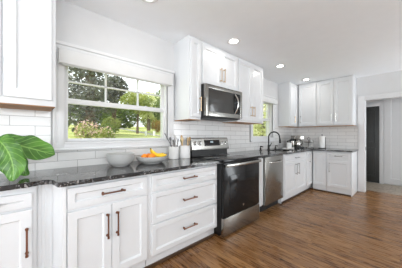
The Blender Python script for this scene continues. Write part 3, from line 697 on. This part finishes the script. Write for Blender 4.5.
# paper towel
x, y = .745, 4.97
o = thing('paper_towel_holder', 'dark upright paper towel holder by the back wall tiles', 'paper towel holder', (x, y, Z1))
B().lathe([(0, 0), (.075, 0), (.075, .008), (.02, .012), (0, .012)], (x, y, Z1), 28).build('base', 'black_metal', o)
B().tube([(x, y, Z1 + .01), (x, y, Z1 + .30)], .007, 8).build('post', 'black_metal', o)
B().ball((x, y, Z1 + .305), .011, (1, 1, 1), 12).build('finial', 'black_metal', o)
B().tube([(x + .072, y - .01, Z1 + .006), (x + .072, y - .01, Z1 + .25)], .006, 8).build('tension_arm', 'black_metal', o)
single(B().lathe([(.019, 0), (.058, 0), (.060, .003), (.060, .262), (.058, .265), (.019, .265), (.019, 0)], (x, y, Z1 + .0125), 32), 'paper_towel_roll', 'paper', 'white paper towel roll standing on the far counter', 'paper towels', (x, y, Z1 + .0125))

# ------------------------------------------------------------------ fig plant
o = thing('fiddle_leaf_fig', 'potted fig with big glossy green leaves at the left counter end', 'plant', (.27, -.33, Z1))
B().lathe([(0, 0), (.075, 0), (.08, .006), (.10, .15), (.104, .155), (.10, .158), (.092, .15), (.088, .12), (0, .12)], (.27, -.33, Z1), 36).build('pot', 'white_ceramic', o)
B().lathe([(.090, .118), (.05, .128), (0, .131)], (.27, -.33, Z1), 24).build('soil', 'soil', o)
stem_pts = [(.27, -.33, Z1 + .12), (.275, -.31, Z1 + .20), (.285, -.27, Z1 + .28), (.30, -.25, Z1 + .34), (.31, -.24, Z1 + .38)]
B().tube(stem_pts, [.011, .010, .009, .008, .006], 10).build('stem', 'stem_bark', o)
def bez(P, t):
    P = [Vector(p) for p in P]
    while len(P) > 1: P = [a.lerp(b_, t) for a, b_ in zip(P, P[1:])]
    return P[0]
def leaf(path, side, W, fold=.18, wav=.012, root=None, ns=22, nt=12, seed=0):
    rnd_ = random.Random(seed); ph = rnd_.random() * 6
    b = B(); bm = b.bm; uvl = bm.loops.layers.uv.new('UVMap'); side = Vector(side).normalized(); g = []
    for i in range(ns + 1):
        s = i / ns; p = bez(path, s); d = (bez(path, min(1, s + .02)) - bez(path, max(0, s - .02))).normalized()
        sd = (side - d * side.dot(d)).normalized(); nrm = sd.cross(d).normalized()
        wv = W * (math.sin(PI * min(1, s ** .72 * .985 + .012)) ** .55) * (.78 + .36 * s) * (1 - .12 * math.exp(-((s - .34) / .12) ** 2))
        row = []
        for j in range(nt + 1):
            t = (j / nt - .5) * 2
            z = -abs(t) ** 1.5 * wv * fold + wav * math.sin(s * 17 + ph + (2 if t > 0 else 0)) * abs(t) ** 2 - .004 * math.exp(-(t / .12) ** 2) + .005 * math.sin((s - .28 * abs(t)) * 47) * (1 - abs(t)) * min(1, abs(t) * 5)
            row.append((bm.verts.new(p + sd * t * wv + nrm * z), (s, j / nt)))
        g.append(row)
    for i in range(ns):
        for j in range(nt):
            q = [g[i][j], g[i + 1][j], g[i + 1][j + 1], g[i][j + 1]]; f = bm.faces.new([v for v, _ in q])
            for lp, (_, uv) in zip(f.loops, q): lp[uvl].uv = uv
    lf = b.build('leaf', 'fig_leaf', o, norm=False)
    if root is not None:
        a, e = Vector(root), Vector(path[0]); B().tube([a, a.lerp(e, .5) + Vector((0, 0, .012)), e], [.0045, .004, .004], 8).build('petiole', 'stem_bark', lf)
    return lf
S = [Vector(p) for p in stem_pts]
leaf([(.31, -.130, 1.115), (.35, -.03, 1.115), (.42, .07, 1.060), (.44, .165, 1.030)], (-.60, .10, .78), .098, .14, .010, S[2], seed=1)
leaf([(.40, -.105, 1.130), (.43, -.075, 1.11), (.48, -.018, .99), (.485, -.045, .888)], (.66, .72, .12), .100, .12, .008, S[2], seed=2)
leaf([(.27, -.150, 1.07), (.26, -.04, 1.05), (.29, .01, .96), (.31, .022, .885)], (.55, .6, .25), .066, .2, .010, S[1], seed=3)
leaf([(.26, -.30, 1.20), (.18, -.42, 1.32), (.12, -.52, 1.28), (.08, -.56, 1.18)], (.6, -.5, .3), .08, .15, .01, S[3], seed=4)
leaf([(.33, -.24, 1.25), (.40, -.30, 1.32), (.46, -.38, 1.30), (.50, -.44, 1.22)], (.5, .6, .2), .08, .15, .01, S[4], seed=5)
leaf([(.30, -.33, 1.13), (.40, -.42, 1.16), (.48, -.52, 1.08), (.50, -.58, .98)], (.6, .5, .3), .08, .15, .01, S[1], seed=6)

# ------------------------------------------------------------------ recessed lights
first = None
for k, (y, l) in enumerate(((.80, 'recessed ceiling light above the bowls, cut by the top of the photo'), (1.99, 'recessed ceiling light in front of the microwave cabinets'),
                            (3.29, 'recessed ceiling light in front of the sink window'), (4.50, 'farthest recessed ceiling light near the corner cabinets'))):
    if first is None:
        o = thing('recessed_light', l, 'ceiling light', (.57, y, H), 'recessed lights in a row along the ceiling')
        B().lathe([(.048, .0), (.088, 0), (.088, -.004), (.082, -.008), (.060, -.006), (.052, -.002), (.048, .0)], (.57, y, H), 36).build('trim_ring', 'trim_paint', o)
        B().lathe([(0, -.003), (.053, -.003), (.053, -.001), (0, -.001)], (.57, y, H), 36).build('lens', 'lens_glow', o, 'glowing white lens')
        first = o
    else:
        o = first.copy(); C.objects.link(o); o.location = (.57, y, H); o['label'] = l
        for ch in first.children: c = ch.copy(); C.objects.link(c); c.parent = o
    lamp('recessed_light_glow', 'AREA', (.57, y, H - .012), (0, 0, 0), 1.25, (1, .96, .91), shape='DISK', size=.12)

# ------------------------------------------------------------------ outdoors
b = B()
def gz(x): return .74 + .066 * (-x)
xs = [-.2, -2, -5, -9, -14, -20, -30]
for a, e in zip(xs, xs[1:]):
    b.quad([(a, -16, gz(a)), (a, 34, gz(a)), (e, 34, gz(e)), (e, -16, gz(e))])
g = struct('ground', b, 'lawn_grass', 'sunlit sloping lawn outside the windows', 'lawn')
b = B()
def gp(x, y): return (x, y, gz(x) + .012)
b.quad([gp(-3.4, 4.2), gp(-4.0, 4.2), gp(-11.0, 5.6), gp(-10.2, 5.9)]); b.quad([gp(-10.2, 5.9), gp(-11.0, 5.6), gp(-20, 7.0), gp(-20, 7.6)])
struct('path', b, 'asphalt', 'grey path across the lawn', 'path')
def crown(b, c, r, n, size, seed, flat=0.):
    R = random.Random(seed)
    for _ in range(n):
        while True:
            v = Vector((R.uniform(-1, 1), R.uniform(-1, 1), R.uniform(-1, 1)))
            if .25 < v.length < 1: break
        p = Vector((c[0] + v.x * r[0], c[1] + v.y * r[1], c[2] + v.z * r[2])); s = size * R.uniform(.6, 1.3)
        a = Vector((R.gauss(0, 1), R.gauss(0, 1), R.gauss(0, .6))).normalized(); e = a.cross(Vector((R.gauss(0, 1), R.gauss(0, 1), R.gauss(0, 1)))).normalized()
        b.quad([p - a * s, p + e * s * .55, p + a * s, p - e * s * .55])
def tree(name, label, x, y, blobs, mat, size, trunk_r, trunk_h, seed, group='trees outside the windows', cat='tree'):
    o = thing(name, label, cat, (x, y, gz(x)), group)
    z = gz(x); b = B(); b.tube([(x, y, z - .05), (x + .05, y, z + trunk_h * .4), (x - .06, y + .08, z + trunk_h * .75), (x, y + .03, z + trunk_h)], [trunk_r * 1.25, trunk_r, trunk_r * .8, trunk_r * .45], 10)
    for k in range(4):
        a = k * 1.7 + seed; b.tube([(x, y, z + trunk_h * (.6 + .08 * k)), (x + .5 * math.cos(a) * trunk_h * .3, y + .5 * math.sin(a) * trunk_h * .3, z + trunk_h * (.8 + .08 * k))], [trunk_r * .45, trunk_r * .2], 6)
    b.build('trunk', 'bark', o)
    b = B()
    for i, (dx, dy, dz, rx, ry, rz, n) in enumerate(blobs): crown(b, (x + dx, y + dy, z + dz), (rx, ry, rz), n, size, seed * 10 + i)
    b.build('foliage', mat, o, norm=False)
def bush(name, label, x, y, r, h, mat, n, size, seed, mat2=None, n2=0, cat='shrub'):
    o = thing(name, label, cat, (x, y, gz(x)), 'shrubs outside the windows'); z = gz(x)
    b = B(); crown(b, (x, y, z + h * .5), (r, r, h * .52), n, size, seed); b.build('foliage', mat, o, norm=False)
    b = B()
    for k in range(5): a = k * 1.3; b.tube([(x, y, z - .02), (x + r * .4 * math.cos(a), y + r * .4 * math.sin(a), z + h * .6)], [.02, .008], 5)
    b.build('stem', 'stem_bark', o)
    if mat2: b = B(); crown(b, (x, y, z + h * .62), (r * 1.02, r * 1.02, h * .48), n2, size * .9, seed + 1); b.build('blossom', mat2, o, norm=False)
tree('dark_tree', 'large dark tree filling the left of the wide window', -6.0, 1.85, [(0, -.1, 2.0, 1.1, .85, 1.0, 1700), (0, -.3, 1.0, .9, .7, .9, 900), (.1, .1, 3.0, 1.0, .7, .6, 260)], 'dark_leaves', .075, .16, 3.0, 3)
tree('dark_tree', 'dark tree seen through the upper sash behind the first muntin', -9.6, 3.90, [(0, .05, 2.5, .9, .75, .75, 1300), (.1, -.35, 1.7, .8, .5, .7, 700)], 'dark_leaves', .10, .12, 2.6, 5)
tree('leafy_tree', 'bright green tree with a slim trunk in the middle of the lawn', -8.0, 4.60, [(0, -.05, 1.75, .8, .85, .50, 1500), (.2, .1, 1.35, .6, .6, .35, 500)], 'bright_leaves', .07, .06, 1.6, 7)
tree('leafy_tree', 'bright yellow green tree at the right of the wide window', -12, 7.35, [(0, 0, 2.3, 1.2, 1.5, .75, 1500), (.2, .1, 1.5, 1.1, 1.2, .6, 1000)], 'pale_leaves', .10, .12, 2.4, 9)
tree('leafy_tree', 'slender green tree at the far right edge of the wide window', -6.4, 5.15, [(0, -.05, 1.3, .4, .42, .55, 800), (0, .0, 2.0, .35, .35, .35, 250)], 'mid_leaves', .06, .05, 1.9, 19)
tree('leafy_tree', 'mid green tree far behind the lawn', -18, 7.2, [(0, 0, 1.15, 1.5, 2.2, 1.25, 2000)], 'mid_leaves', .16, .2, 2.4, 11)
tree('leafy_tree', 'mid green tree far right behind the lawn', -18.5, 11.9, [(0, 0, 1.2, 1.5, 2.2, 1.35, 2000)], 'bright_leaves', .16, .2, 2.6, 13)
tree('leafy_tree', 'mid green tree far left behind the dark trees', -14, 3.6, [(0, 0, 1.1, 1.4, 2.0, 1.25, 1700)], 'mid_leaves', .14, .2, 2.6, 15)
tree('leafy_tree', 'yellow green tree outside the narrow sink window', -3.6, 10.0, [(0, 0, .75, 1.0, 1.7, 1.0, 2400), (0, .5, 1.8, .9, 1.3, .8, 700)], 'pale_leaves', .08, .09, 2.0, 17)
tree('leafy_tree', 'pale green tree farther behind the narrow sink window', -7.5, 16.2, [(0, 0, 1.6, 1.6, 2.2, 1.5, 2000)], 'pale_leaves', .12, .16, 2.5, 21)
bush('flowering_shrub', 'pink flowering shrub low in the wide window left side', -2.9, 1.08, .26, .55, 'bright_leaves', 420, .035, 21, 'pink_petals', 260)
bush('flowering_shrub', 'pale flowering shrub to the right of the pink one', -3.4, 1.62, .25, .40, 'bright_leaves', 420, .035, 23, 'pink_petals', 90)
bush('garden_shrub', 'orange tinged shrub beyond the path at the right', -9.5, 6.7, .42, .9, 'orange_leaves', 500, .06, 25)
bush('garden_shrub', 'green shrub behind the two flowering shrubs', -4.6, 2.02, .24, .52, 'mid_leaves', 420, .045, 27)
bush('garden_shrub', 'bright shrub at the foot of the dark trees', -7.2, 3.0, .42, .8, 'bright_leaves', 700, .055, 29)
for x, y, l in ((-6.5, 4.35, 'left white marker post beside the path'), (-6.2, 4.62, 'right white marker post beside the path')):
    single(B().box((x - .04, y - .04, gz(x) - .03), (x + .04, y + .04, gz(x) + .22), .01), 'garden_post', 'picket_white', l, 'post', (x, y, gz(x)))
